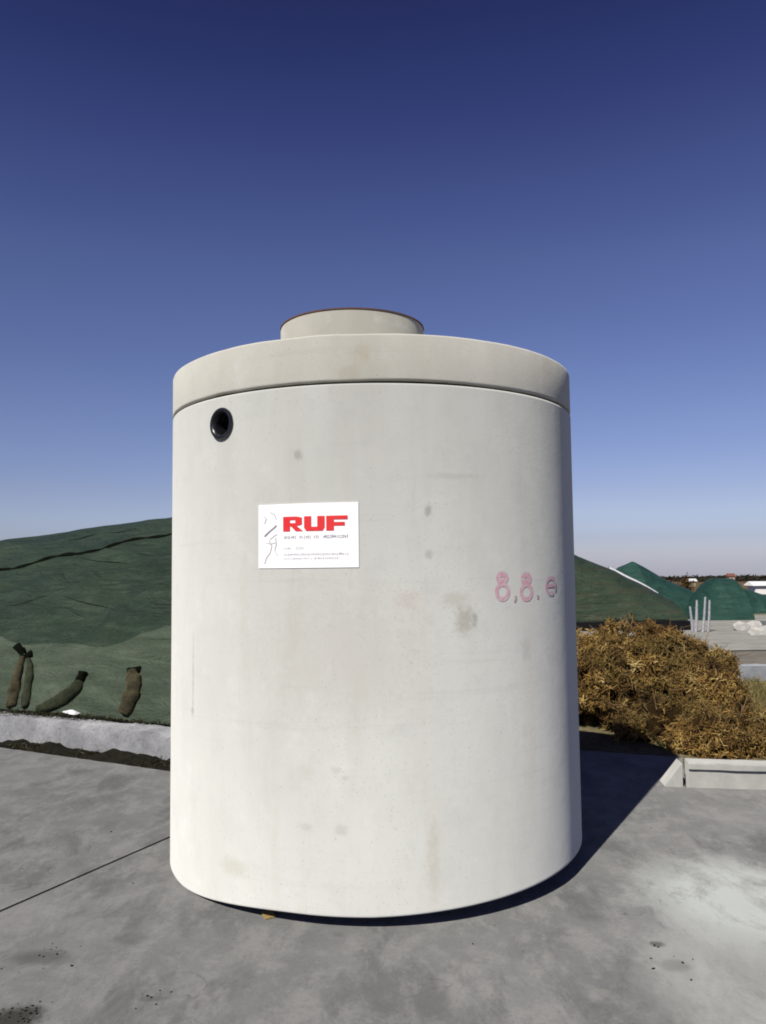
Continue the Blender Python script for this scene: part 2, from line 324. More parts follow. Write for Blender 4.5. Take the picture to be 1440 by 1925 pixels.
# ================================================================== SETTING
# ground sheet
def gz(Y): return -.13 - .0205 * max(0, Y - 10.)
q = NM('ground_soil'); sp = q.n('ShaderNodeSeparateXYZ'); q.t.links.new(q.co, sp.inputs[0])
n1 = q.noise(.6, 8, .65); n2 = q.noise(14, 6, .7); n3 = q.noise(.02, 6, .6)
near = q.mix(q.ramp(n1, [(.42, 0), (.6, 1)]), (.10, .075, .04), (.16, .135, .085)); near = q.mix(q.ramp(n2, [(.45, 0), (.62, 1)]), near, (.055, .06, .025))
far = q.ramp(n3, [(.35, (.06, .038, .02)), (.5, (.085, .055, .03)), (.65, (.075, .065, .03))])
yf = q.n('ShaderNodeMapRange'); q.t.links.new(sp.outputs[1], yf.inputs[0]); yf.inputs[1].default_value = 60; yf.inputs[2].default_value = 80
q.bump(n2, .6, .04); M['soil'] = q.fin(q.mix(yf.outputs[0], near, far), .95, .1)
ys = [-600, -60, -10, 0, 5, 7, 9, 10, 12, 16, 24, 40, 80, 160, 400, 1000, 2500, 5000]; xs = [-5000, -1500, -400, -100, -30, -10, 0, 4, 8, 15, 30, 100, 400, 1500, 5000]
mb = MB(); mb.grid([[(x, y, gz(y)) for x in xs] for y in ys][::-1]); tag(mb.build('ground', M['soil']), kind='structure')

# concrete yard: two slabs with a sawn joint between them
q = NM('yard_concrete')
a1 = q.noise(.9, 10, .68, dist=.2); a2 = q.noise(5, 10, .78, q.mp((1, .6, 1), (0, 0, .3)), .25); a3 = q.noise(42, 8, .8); a4 = q.noise(2.2, 10, .74, q.mp((1, .5, 1), (0, 0, -.4)), .3); a5 = q.noise(260, 3, .7)
col = q.ramp(a1, [(.3, (.092, .093, .092)), (.5, (.134, .135, .132)), (.72, (.182, .182, .178))])
col = q.mix(q.math('MULTIPLY', q.ramp(a2, [(.47, 0), (.58, 1)]), .6), col, (.205, .204, .197))
col = q.mix(q.math('MULTIPLY', q.ramp(a4, [(.51, 0), (.60, 1)]), .62), col, (.070, .070, .069))
col = q.mix(q.math('MULTIPLY', q.ramp(a3, [(.5, 0), (.62, 1)]), .3), col, (.07, .07, .066)); col = q.mix(q.math('MULTIPLY', q.ramp(a5, [(.5, 0), (.6, 1)]), .3), col, (.23, .23, .22))
cr = q.n('ShaderNodeTexVoronoi', feature='DISTANCE_TO_EDGE'); cr.inputs['Scale'].default_value = .9; wv = q.n('ShaderNodeVectorMath', operation='ADD'); q.t.links.new(q.co, wv.inputs[0]); nn_ = q.n('ShaderNodeTexNoise'); nn_.inputs['Scale'].default_value = 2.5; nn_.inputs['Detail'].default_value = 8; q.t.links.new(q.co, nn_.inputs['Vector']); q.t.links.new(nn_.outputs['Color'], wv.inputs[1]); q.t.links.new(wv.outputs[0], cr.inputs['Vector'])
col = q.mix(q.math('MULTIPLY', q.math('MULTIPLY', q.ramp(cr.outputs['Distance'], [(.0, 1), (.008, 0)]), q.ramp(a1, [(.5, 0), (.56, 1)])), .55), col, (.05, .05, .048))
pt = at_z(1400, 1690); wn = q.noise(3.2, 10, .76, q.mp((1, .5, 1), (0, 0, .9)), .4)
col = q.mix(q.math('MULTIPLY', q.math('MULTIPLY', q.blob((pt.x, pt.y, 0), (.48, .52, 1), .35, wn, 2.2), q.ramp(wn, [(.37, .25), (.55, 1)])), .88), col, (.35, .37, .355))
pt = at_z(1400, 1860); col = q.mix(q.math('MULTIPLY', q.math('MULTIPLY', q.blob((pt.x - .02, pt.y, 0), (.34, .5, 1), .35, wn, 1.8), q.ramp(wn, [(.35, .3), (.6, 1)])), .55), col, (.32, .33, .315))
for px, py, rx, ry, k in ((25, 1915, .10, .08, 1.), (80, 1800, .12, .06, .5), (1235, 1775, .03, .025, .7), (285, 1877, .05, .02, .4), (1270, 1815, .06, .05, .3), (245, 1765, .08, .05, .3), (60, 1900, .05, .03, .6)):
    p = at_z(px, py); col = q.mix(q.math('MULTIPLY', q.blob((p.x, p.y, 0), (rx, ry, 1), .5, a3, 2.2), k), col, (.035, .035, .03))
q.bump(a3, .45, .006); q.bump(a2, .35, .015); M['yard'] = q.fin(col, .82, .28)
jA = at_z(0, 1713); jB = at_z(320, 1573); jd = (jB - jA).normalized(); jn = Vector((jd.y, -jd.x, 0))
eL = (at_z(0, 1405), at_z(320, 1450)); el = (eL[1] - eL[0]).normalized()
kR0 = at_z(1290, 1480); kR1 = at_z(1440, 1485); kr = (kR1 - kR0).normalized()
def isect(p, d, q_, e):
    k = ((q_.x - p.x) * e.y - (q_.y - p.y) * e.x) / (d.x * e.y - d.y * e.x); return p + d * k
bk0 = at_z(1283, 1424); bk1 = at_z(1095, 1411); bk = (bk1 - bk0).normalized(); corner = eL[0] + el * ((at_z(560, 1480) - eL[0]).length)
kR0b = kR0 + Vector((0, .0, 0))
def slab(name, outline, seed):
    pts = []
    for i, p in enumerate(outline):   # short segments with a little wear on the edges
        q_ = outline[(i + 1) % len(outline)]; L = (q_ - p).length; n = max(1, min(400, int(L / .04))) if L < 14 else 1
        dn = Vector(((q_ - p).y, -(q_ - p).x, 0)).normalized()
        for k in range(n):
            t = k / n; pp = p.lerp(q_, t)
            if 0 < k: pp = pp + dn * float(.018 * fbm(pp.x * 14 + seed, pp.y * 9, 0, 3))
            pts.append(pp)
    n = len(pts); v = [(p.x, p.y, 0) for p in pts] + [(p.x, p.y, -.12) for p in pts]
    mb = MB(); mb.add(v, [tuple(range(n))] + [(i, i + n, (i + 1) % n + n, (i + 1) % n) for i in range(n)])
    o = mb.build(name, M['yard']); me = o.data
    if me.polygons[0].normal.z < 0: me.flip_normals()
    return tag(o, kind='structure')
g = .010
jFar = isect(jA, jd, eL[0], el); jNear = jA - jd * 12
eFarL = eL[0] - el * 9
slab('concrete_yard', [jNear - jn * g, jFar - jn * g, eFarL, eFarL + Vector((-3, -14, 0))], 1)
slab('concrete_yard', [jNear + jn * g, Vector((9, -6, 0)), kR1 + kr * 6, kR0, bk0, bk0 + bk * 2.2, corner, jFar + jn * g], 5)

# low kerb walls round the yard
q = NM('kerb_concrete'); b1_ = q.noise(3, 8, .7); b2_ = q.noise(35, 6, .75)
col = q.ramp(b1_, [(.3, (.17, .172, .185)), (.5, (.28, .283, .295)), (.7, (.40, .40, .41))]); col = q.mix(q.math('MULTIPLY', q.ramp(b2_, [(.52, 0), (.66, 1)]), .55), col, (.10, .10, .09))
q.bump(b1_, .7, .05); q.bump(b2_, .5, .012); M['kerb'] = q.fin(col, .9, .2)
q = NM('clean_kerb_concrete'); b1_ = q.noise(4, 8, .7); b2_ = q.noise(50, 6, .7)
col = q.ramp(b1_, [(.3, (.30, .30, .285)), (.7, (.42, .415, .395))]); q.bump(b2_, .4, .008); M['kerb2'] = q.fin(col, .85, .25)
def wall_run(name, a, b, prof, mat, label, cat, group=None, rough=.02, seed=0):
    d = (b - a); L = d.length; d.normalize(); nr = Vector((-d.y, d.x, 0)); n = max(2, int(L / .04)); P = []
    if nr.y < 0: nr = -nr
    for i in range(n + 1):
        p = a + d * (L * i / n); row = []
        for k, (dy, z) in enumerate(prof):
            j1 = float(fbm(i * .35 + seed, k * 1.7, seed, 4)) * rough * 2; j2 = float(fbm(i * .3 + seed + 30, k * 2.1, seed, 4)) * rough * 2
            row.append(p + nr * (dy + (j1 if z > .02 else 0)) + Vector((0, 0, z + (j2 if z > .05 else 0))))
        P.append(row)
    mb = MB(); mb.grid(P); m_ = len(prof); mb.f.append(tuple(range(m_))); mb.f.append(tuple(n * m_ + k for k in range(m_))[::-1])
    o = mb.build(name, mat, None, True, 35); return tag(o, label, cat, group)
wL0 = at_z(0, 1382, -.02); wL1 = at_z(320, 1419, -.02); wd_ = (wL1 - wL0).normalized(); wA = wL0 - wd_ * 5; wB = wL0 + wd_ * 3.6
WH = .175
wall_run('low_wall', wA, wB, [(0, -.14), (.0, .02), (.012, WH - .03), (.03, WH), (.24, WH + .01), (.27, WH - .03), (.28, -.14)], M['kerb'], 'rough pale concrete low wall at the foot of the green covered mound left of the tank', 'low wall', None, .022, 3)
KP = [(0, -.13), (0, .13), (-.024, .137), (-.024, .172), (-.016, .18), (.12, .182), (.135, .17), (.14, -.13)]
kj = kR0 + kr * .02
wall_run('kerb_block', kj, kj + kr * 4.2, KP, M['kerb2'], 'long sunlit concrete kerb block in front of the brown brush heap', 'kerb', None, .004, 17)
e1 = kR0 - kr * .022
mb = MB(); hs = (.0, .09, .168); ws = (.13, .06, 0); P = []
for h_, w__ in zip(hs, ws):
    p = e1 - kr * w__; P.append([p + Vector((0, 0, -.005)), p + Vector((0, 0, h_ + .004)), p + Vector((.01, .14, h_ + .006)), p + Vector((.01, .14, -.005))])
mb.grid(P); mb.f.append((8, 9, 10, 11)); tag(mb.build('kerb_end', M['kerb2']), 'small wedge shaped concrete kerb end left of the dark joint', 'kerb')

# dark soil in the gutter between yard and low wall
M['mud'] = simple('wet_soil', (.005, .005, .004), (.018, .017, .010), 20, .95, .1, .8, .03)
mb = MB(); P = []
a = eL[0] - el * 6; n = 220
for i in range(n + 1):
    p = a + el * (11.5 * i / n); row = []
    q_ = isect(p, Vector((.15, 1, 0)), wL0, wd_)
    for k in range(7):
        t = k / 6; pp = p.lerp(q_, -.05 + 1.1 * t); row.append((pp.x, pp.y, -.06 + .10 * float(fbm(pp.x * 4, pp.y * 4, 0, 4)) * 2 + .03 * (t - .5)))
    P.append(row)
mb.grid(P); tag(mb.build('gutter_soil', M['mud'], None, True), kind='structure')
# straw and weed litter along the gutter
q = NM('dry_litter'); M['litter'] = q.fin(q.ramp(q.attr(), [(0, (.008, .008, .004)), (.5, (.022, .024, .010)), (.9, (.045, .042, .02)), (1, (.12, .12, .10))]), .9, .1)
def blades(mb, pts, L, wd, up=.5, cur=.5, tone=None, rg=rng):
    for i, p in enumerate(pts):
        d = rg.normal(size=3); d[2] = abs(d[2]) * up * 2 + up * .2 if up > 0 else d[2]; d /= np.linalg.norm(d)
        s_ = np.cross(d, rg.normal(size=3)); s_ /= np.linalg.norm(s_); b = np.cross(d, s_) * cur; l = L * rg.uniform(.6, 1.3); ww = wd * rg.uniform(.6, 1.3)
        v = []
        for k in range(4):
            t = k / 3; c_ = np.array(p) + d * l * t + b * l * (t * t); k_ = ww * (1 - .75 * t) / 2; v += [c_ - s_ * k_, c_ + s_ * k_]
        tn = rg.random() if tone is None else tone[i]
        mb.add(v, [(0, 1, 3, 2), (2, 3, 5, 4), (4, 5, 7, 6)], [tn] * 8)
mb = MB(); pts = []
for i in range(2600):
    s = rng.uniform(-4, 3.2); p = eL[1] + el * s
    q_ = isect(p, Vector((.15, 1, 0)), wL0, wd_); t = rng.beta(1.4, 1.4); pp = p.lerp(q_, t * 1.0)
    if fbm(pp.x * 2.5, 3, 0, 3) > .02: pts.append((pp.x, pp.y, -.07 + rng.uniform(0, .03)))
blades(mb, pts, .04, .012, .15, .6); tag(mb.build('litter', M['litter']), 'dark weeds and dead leaves filling the gutter along the low wall', 'litter', kind='stuff')

# ================================================================== MOUNDS
def tarp(name, c0, c1, c2, rough=.55, stripes=0):
    q = NM(name); a = q.noise(1.1, 6, .6, q.mp((1, 1, 2.2)), .6); b = q.noise(7, 6, .7, q.mp((.6, .6, 3)), .8); f_ = q.noise(70, 3, .6)
    col = q.ramp(a, [(.3, c0), (.52, c1), (.72, c2)]); col = q.mix(q.math('MULTIPLY', q.ramp(b, [(.5, 0), (.7, 1)]), .15), col, (.05, .06, .035))
    if stripes: col = q.mix(q.math('MULTIPLY', q.ramp(q.noise(2.2, 3, .5, q.mp((.35, .3, 4), (0, stripes, 0))), [(.48, 0), (.6, 1)]), .35), col, (.055, .045, .026))
    q.bump(q.noise(3.2, 5, .65, q.mp((.5, .5, 2.6), (0, .35, 0)), 1.2), .7, .22); q.bump(b, .35, .05); return q.fin(col, rough, .3)
M['tarp'] = tarp('green_tarp', (.012, .024, .014), (.020, .037, .021), (.032, .050, .028), .6)
M['tarp_pale'] = tarp('dusty_green_tarp', (.036, .052, .034), (.054, .074, .048), (.078, .098, .068), .65)
M['tarp_r'] = tarp('brown_green_tarp', (.020, .036, .020), (.030, .050, .028), (.042, .062, .036), .6, .45)
M['tarp_t'] = tarp('teal_tarp', (.010, .042, .031), (.016, .058, .043), (.026, .080, .058), .6)
M['film'] = simple('white_film', (.55, .55, .58), (.78, .78, .80), 10, .4, .4, .3)
M['shade_tie'] = simple('fold_shade_and_tie', (.002, .003, .002), (.008, .009, .006), 20, .95, .05)  # near-black for the painted fold shade and for the bag ties
def mound(name, parent, mat, front, back, H, nu, nv, shape=.85, folds=.06, seed=0, v0=0, v1=1, off=0, tone=None, zf=None, edge=None):
    """front/back: functions u->Vector of the two feet; H: u->height"""
    us = np.linspace(0, 1, nu); vs = np.linspace(v0, v1, nv); P = np.zeros((nu, nv, 3))
    for i, u in enumerate(us):
        f_, b_, h = front(u), back(u), H(u); vv = vs.copy()
        if edge is not None: vv = v0 + (edge(u) - v0) * (vs - v0) / (v1 - v0)
        s_ = np.sin(np.pi * np.clip(vv, 0, 1)) ** shape
        P[i, :, 0] = f_.x + (b_.x - f_.x) * vv; P[i, :, 1] = f_.y + (b_.y - f_.y) * vv; P[i, :, 2] = f_.z + (b_.z - f_.z) * vv + h * s_
        L = (back(u) - front(u)).length
        sag = fbm(P[i, :, 0] * .45 + seed, P[i, :, 2] * 1.1 + seed, 0, 3) * 1.6 + .55 * fbm(P[i, :, 0] * 1.1 + P[i, :, 2] * .5 + seed + 9, P[i, :, 2] * 4.2, seed, 4) * (1.2)
        rid = 1 - np.abs(fbm(P[i, :, 0] * .8 - P[i, :, 2] * .35 + 3 * seed, P[i, :, 2] * 3.0 + P[i, :, 0] * .25, 2, 3)) * 5
        P[i, :, 2] += folds * (sag * (1 - .7 * s_ ** 4) + .6 * np.clip(rid, 0, 1) * (1 - .8 * s_ ** 4)) * np.clip(s_ * 3, 0, 1) * min(1, h / .6); P[i, :, 2] += off; P[i, :, 1] -= off * 1.2
    mb = MB(); mb.grid(P[::-1]); return mb.build(name, mat, parent, True), P
# left mound
def fL(u): p = wA.lerp(wB, u * 1.02); return Vector((p.x + .1, p.y + .27, WH - .02))
def bL(u): p = fL(u); return Vector((p.x + 1.2, p.y + 8.5, -.2))
def HL(u):
    x = fL(u).x; t = max(0., min(1., (x + 1.6) / 1.7)); return HLs(x) * (1 - t * t * (3 - 2 * t)) + .02
def HLs(x): return 2.42 + .085 * (x + 4)
lm = empty('covered_mound', tuple(fL(.5)), 'large dark green tarpaulin covered mound behind the low wall left of the tank', 'covered mound', None)
up, PU = mound('tarpaulin', lm, M['tarp'], fL, bL, HL, 420, 190, .80, .13, 2)
def ed(u): x = fL(u).x; return .062 + .005 * math.sin(x * 2.3) + .004 * math.sin(x * 5.1 + 1)
lw, PL = mound('lower_cover', lm, M['tarp_pale'], fL, bL, HL, 420, 34, .80, .13, 2, 0, .2, .022, edge=ed); lw['label'] = 'paler dusty green cover sheet along the foot'
# dark tube painting in the shade along the upper overlap of the sheets
bvhU = BVHTree.FromPolygons([tuple(v.co) for v in up.data.vertices], [tuple(p.vertices) for p in up.data.polygons])
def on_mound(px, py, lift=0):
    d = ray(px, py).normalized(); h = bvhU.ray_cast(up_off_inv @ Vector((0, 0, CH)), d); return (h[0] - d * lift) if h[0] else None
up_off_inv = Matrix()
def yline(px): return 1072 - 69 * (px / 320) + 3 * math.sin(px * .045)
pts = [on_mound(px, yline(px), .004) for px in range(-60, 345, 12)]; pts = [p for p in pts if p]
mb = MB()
if len(pts) > 3: mb.tube(pts, [.012 + .022 * abs(math.sin(i * .9)) for i in range(len(pts))], 8); mb.build('fold_shade', M['shade_tie'], lm, True)
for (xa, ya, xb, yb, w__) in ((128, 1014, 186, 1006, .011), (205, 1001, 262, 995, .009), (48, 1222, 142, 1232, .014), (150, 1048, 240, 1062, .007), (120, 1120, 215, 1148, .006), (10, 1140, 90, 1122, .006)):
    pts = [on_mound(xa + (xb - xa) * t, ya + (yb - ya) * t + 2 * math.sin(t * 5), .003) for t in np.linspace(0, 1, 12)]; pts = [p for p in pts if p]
    mb = MB(); mb.tube(pts, [max(.002, w__ * math.sin(math.pi * (i + .5) / len(pts))) for i in range(len(pts))], 8); mb.build('fold_shade', M['shade_tie'], lm, True)  # thin dark tubes stand in for shade in the smaller creases
# strip of white film showing under the hem
mb = MB(); P = []
for px in np.linspace(118, 222, 60):
    b = at_z(px, 1341 + 3 * math.sin(px * .1), WH + .02); k = (.022 * math.exp(-((px - 132) / 9) ** 2) + .013 * math.exp(-((px - 185) / 26) ** 2)) + .002; P.append([b + Vector((0, -.03, .008)), b + Vector((0, -.02, .012 + k)), b + Vector((0, .05, .014 + k))])
mb.grid(P); mb.build('plastic_film', M['film'], lm, True)
# dark litter on top of the low wall, at the hem
mb = MB(); pts = []
for i in range(1500):
    px = rng.uniform(-60, 330); b = at_z(px, 1336 + 22 * px / 320 + rng.uniform(-3, 4), WH + .015); pts.append((b.x, b.y, WH + .01))
blades(mb, pts, .035, .010, .25, .6); tag(mb.build('litter', M['litter']), 'dark dead leaves lying on top of the low wall below the green cover', 'litter', kind='stuff')

# gravel bags holding the cover down
def sackm(name, c0, c1): return simple(name, c0, c1, 14, .85, .15, .7, .02)
M['sack'] = sackm('mesh_sack', (.020, .018, .010), (.085, .074, .040)); M['sack2'] = sackm('green_sack', (.012, .016, .008), (.045, .052, .028)); M['tie'] = M['shade_tie']
def sack(label, px_pts, radii, mat, neck, lift=.075):
    pts = []
    for (px, py) in px_pts:
        p = on_mound(px, py, lift)
        pts.append(p if p is not None else at_z(px, py, WH + .05))
    # smooth path
    cp = [Vector(p) for p in pts]; path = []; rr = []
    for i in range(len(cp) - 1):
        a_, b_, c_, d_ = cp[max(i - 1, 0)], cp[i], cp[i + 1], cp[min(i + 2, len(cp) - 1)]
        for k in range(6):
            t = k / 6; path.append(.5 * ((2 * b_) + (c_ - a_) * t + (2 * a_ - 5 * b_ + 4 * c_ - d_) * t * t + (3 * b_ - a_ - 3 * c_ + d_) * t ** 3)); rr.append(radii[i] + (radii[i + 1] - radii[i]) * t)
    path.append(cp[-1]); rr.append(radii[-1])
    rt = empty('gravel_bag', tuple(cp[0]), label, 'gravel bag', 'gravel bags weighing down the green cover')
    rr = [r_ * 1.02 * (1 + .55 * float(fbm(i * .33, cp[0].x * 9, 0, 3))) for i, r_ in enumerate(rr)]
    mb = MB(); mb.tube(path, rr, 18)
    mb.v = [tuple(Vector(v) + Vector((0, 0, 0)) + Vector((1, -1, .6)).normalized() * float(.05 * fbm(v[0] * 12, v[1] * 12 + 3, v[2] * 12, 4))) for v in mb.v]
    mb.build('sack_body', mat, rt, True)
    if neck:
        mb = MB(); e = path[-1]; d = (path[-1] - path[-4]).normalized(); nd = Vector(neck)
        mb.tube([e - d * .03, e + d * .01, e + nd * .05 + d * .02, e + nd * .11 + d * .02], [rr[-1] * 1.04 + .004, rr[-1] * .95 + .006, .040, .046], 12)
        mb.build('tied_neck', M['tie'], rt, True)
    return rt
sack('straw coloured gravel bag standing upright at the far left with a knotted top', [(22, 1328), (27, 1300), (33, 1270), (40, 1245), (44, 1232)], [.05, .062, .056, .042, .028], M['sack'], (-.8, 0, .9))
sack('narrow dark gravel bag leaning beside the knotted bag at the far left', [(46, 1330), (50, 1305), (55, 1275), (56, 1250), (52, 1236)], [.035, .045, .046, .035, .02], M['sack2'], (.5, 0, .3))
sack('greenish gravel bag lying curved with its dark end pointing up to the right', [(72, 1334), (95, 1326), (122, 1312), (143, 1294), (152, 1276)], [.04, .065, .075, .065, .05], M['sack2'], (.1, 0, .5))
sack('brown gravel bag standing curved nearest the tank with a folded dark top', [(232, 1342), (241, 1325), (249, 1302), (251, 1280), (247, 1264)], [.055, .075, .075, .066, .055], M['sack'], (.9, 0, .05))

# right mound, farther away
# far mounds
def far_mound(label, px0, px1, Y, peaks, dep, seed, mat='tarp_t', lift=0, nu=110, grp='green covered mounds in the distance'):
    z0 = gz(Y) + lift; a = Vector((at_y(px0, 1160, Y).x, Y, z0)); b = Vector((at_y(px1, 1160, Y).x, Y, z0))
    def H(u):
        x = a.lerp(b, u).x; X = [at_y(p, 1100, Y + dep / 2).x for p, _ in peaks]; Z = [max(.0, at_y(p, y, Y + dep / 2).z - gz(Y + dep / 2) - lift) for p, y in peaks]; return float(np.interp(x, X, Z))
    rt = empty('covered_mound', tuple(a.lerp(b, .5)), label, 'covered mound', grp)
    _, P = mound('tarpaulin', rt, M[mat], lin(a, b), lambda u: Vector((a.lerp(b, u).x, Y + dep, gz(Y + dep) + lift)), H, nu, 60, .75, .07, seed); return rt, P
def lin(a, b): return lambda u: a.lerp(b, u)
rm, PR = far_mound('brownish green covered mound with a white hem sloping down behind the brown brush heap', 700, 1294, 24, [(700, 1150), (800, 1060), (940, 1000), (1040, 1022), (1085, 1046), (1150, 1072), (1210, 1104), (1270, 1140), (1288, 1158), (1294, 1172)], 5, 6, 'tarp_r', .32, 220, None)
hem = []
for i in range(120, 219):
    k = int(np.argmax((PR[i, :, 2] - CH) / PR[i, :, 1])); hem.append(PR[i, max(k - 2, 0)])
hem = np.array([h for h in hem if at_y(1148, 1072, 26).x < h[0] < at_y(1276, 1072, 24.6).x])
ker = np.ones(9) / 9
for c_ in (1, 2): hem[:, c_] = np.convolve(np.pad(hem[:, c_], 4, mode='reflect', reflect_type='odd'), ker, 'valid')
hem[:, 2] += np.linspace(.0, .035, len(hem))
mb = MB(); mb.grid([[h + np.array((-.01, -.10, -.11)), h + np.array((0, -.08, .0)), h + np.array((.02, .05, .06)), h + np.array((.02, .25, .05))] for h in hem]); mb.build('white_hem', M['film'], rm, True)
mb = MB(); P = []
for i in range(90):
    x = at_y(1000, 1160, 24).x + (at_y(1297, 1160, 24).x - at_y(1000, 1160, 24).x) * i / 89; j_ = .07 * float(fbm(x * 1.5, 3, 0, 3)) * 2; P.append([(x, 23.85, gz(24)), (x, 23.8, gz(24) + .33 + j_), (x, 24.15, gz(24) + .36 + j_), (x, 24.3, gz(24))])
mb.grid(P); mb.f.append(tuple(range(356, 360))); mb.build('black_edging', M['black'], rm)
far_mound('teal green covered mound with a sharp peak rising behind the white hem', 1120, 1345, 31, [(1120, 1160), (1150, 1078), (1166, 1066), (1190, 1056), (1215, 1070), (1245, 1088), (1285, 1105), (1320, 1130), (1345, 1160)], 5, 21)
far_mound('flat topped bright green covered mound to the right of the pale stakes', 1275, 1420, 29, [(1275, 1165), (1310, 1122), (1328, 1094), (1340, 1087), (1378, 1088), (1395, 1098), (1410, 1125), (1420, 1165)], 4, 33)
far_mound('long low dark teal covered mound running off the right edge', 1370, 1600, 35, [(1370, 1150), (1390, 1105), (1430, 1118), (1500, 1122), (1570, 1130), (1600, 1160)], 5, 41)

# ------------------------------------------------------------------ paving strips, low wall and clutter beyond the heap
def patch(name, mat, y0, y1, x0, x1, dz, seg=30, wob=.15):
    mb = MB(); P = []
    for x in np.linspace(x0, x1, seg):
        row = []
        for k, y in enumerate(np.linspace(y0, y1, 8)):
            yy = y + (wob * 2 * float(fbm(x * .7, y, 0, 3)) if k in (0, 7) else 0); row.append((x, yy, gz(yy) + dz))
        P.append(row)
    mb.grid(P[::-1]); o = mb.build(name, mat); 
    return tag(o, kind='structure')
M['asph'] = simple('grey_asphalt', (.085, .078, .062), (.135, .125, .105), 3, .9, .2, .3); M['sand'] = simple('pale_gravel', (.15, .145, .13), (.23, .225, .205), 1.6, .9, .2, .4, .03)
patch('road', M['asph'], 12.7, 17.3, 2, 40, .02); patch('gravel_yard', M['sand'], 17.1, 33, 4, 60, .04, 60)
a = Vector((3.0, 12.2, 0)); b = Vector((14, 12.6, 0))
mb = MB()
wall_run('low_wall', a + Vector((0, 0, gz(12) + .12)), b + Vector((0, 0, gz(12) + .12)), [(0, -.13), (0, .09), (.0, .10), (.1, .105), (.24, .10), (.26, -.13)], simple('blue_grey_concrete', (.16, .175, .20), (.30, .31, .33), 3, .85), 'long low pale concrete wall on the right, between the brush heap and the road', 'low wall', None, .01, 23)

M['stake'] = simple('pale_stake', (.20, .20, .22), (.40, .40, .42), 20, .6)
for i, (bx, by, tx, ty, lab) in enumerate([(1302, 1186, 1297, 1140, 'short pale stake leaning left at the left end of the row beyond the heap'), (1308, 1190, 1310, 1128, 'tall thick pale stake, second from the left in the row beyond the heap'),
                                            (1321, 1186, 1326, 1122, 'tall pale stake leaning right, third from the left in the row beyond the heap'), (1331, 1184, 1334, 1128, 'thin pale stake at the right end of the row beyond the heap')]):
    Y = 23.; p = at_y(bx, by, Y); t_ = at_y(tx, ty, Y); p.z = gz(Y) + .02; mb = MB(); mb.tube([p, p.lerp(t_, .5) + Vector((.01, 0, 0)), t_], [.055 if i == 1 else .042, .045 if i == 1 else .036, .03], 8)
    tag(mb.build('stake', M['stake'], None, True, 50), lab, 'stake', 'pale stakes beyond the brush heap')
# broken concrete
M['rub'] = simple('broken_concrete', (.30, .29, .26), (.50, .49, .46), 6, .9, .2, .5, .03); M['rub2'] = simple('dark_stone', (.07, .075, .08), (.16, .16, .17), 6, .9)
rs = random.Random(4)
BL = [(1392, 1163, .34, 'rub', 'pale lump of broken concrete at the left end of the rubble'), (1408, 1168, .28, 'rub', 'small pale block of broken concrete second from the left in the rubble'), (1418, 1160, .38, 'rub', 'largest pale concrete chunk standing in the middle of the rubble'), (1431, 1170, .40, 'rub2', 'dark grey stone among the pale rubble at the right edge'), (1421, 1181, .30, 'rub', 'flat pale slab fragment lying in front of the rubble'), (1440, 1182, .34, 'rub', 'pale chunk lying nearest at the right edge of the rubble')]
for px, py, s, mt, lab in BL:
    Y = 23.5 if py < 1175 else 21.5; p = at_y(px, py, Y); mb = MB(); n = 26
    th = [(rs.gauss(0, 1), rs.gauss(0, 1), rs.gauss(0, 1)) for _ in range(n)]
    import bmesh
    bm = bmesh.new()
    for d in th: v = Vector(d).normalized(); bm.verts.new(p * 1 + Vector((v.x * s * .8, v.y * s * .5, v.z * s * .62)) - Vector((0, 0, p.z - gz(Y) - s * .3)))
    bmesh.ops.convex_hull(bm, input=bm.verts); me = bpy.data.meshes.new('rubble_block'); 
    bmesh.ops.delete(bm, geom=[v for v in bm.verts if not v.link_faces], context='VERTS'); bm.to_mesh(me); bm.free(); me.materials.append(M[mt])
    o = bpy.data.objects.new('rubble_block', me); sc.collection.objects.link(o); tag(o, lab, 'rubble', 'broken concrete on the far gravel')

# horizon: far wood, shed, small house, bush
M['wood_far'] = simple('far_foliage', (.016, .016, .012), (.04, .032, .02), .05, .95, .1)
def tree_line(Y, x0, x1, h, n, mat, nm, lab, cat):
    mb = MB(); v = []; f_ = []
    for i in range(n):
        x = rng.uniform(x0, x1); y = Y + rng.uniform(-15, 15); s = h * rng.uniform(.5, 1.1); z = gz(y) + s * rng.uniform(.2, .7)
        for k in range(5):
            d = rng.normal(size=(3, 3)) * s * .33; v0 = len(v); 
            mb.add([(x + a_[0] * 1.8, y + a_[1], z + a_[2]) for a_ in d], [(0, 1, 2)])
    o = mb.build(nm, mat); return tag(o, lab, cat, kind='stuff')
tree_line(700, 60, 520, 3.2, 3000, M['wood_far'], 'far_wood', 'thin dark line of woodland along the horizon at the right', 'wood')
tree_line(330, 120, 190, 1.6, 260, M['wood_far'], 'far_hedge', 'dark brown hedge on the distant field', 'hedge')
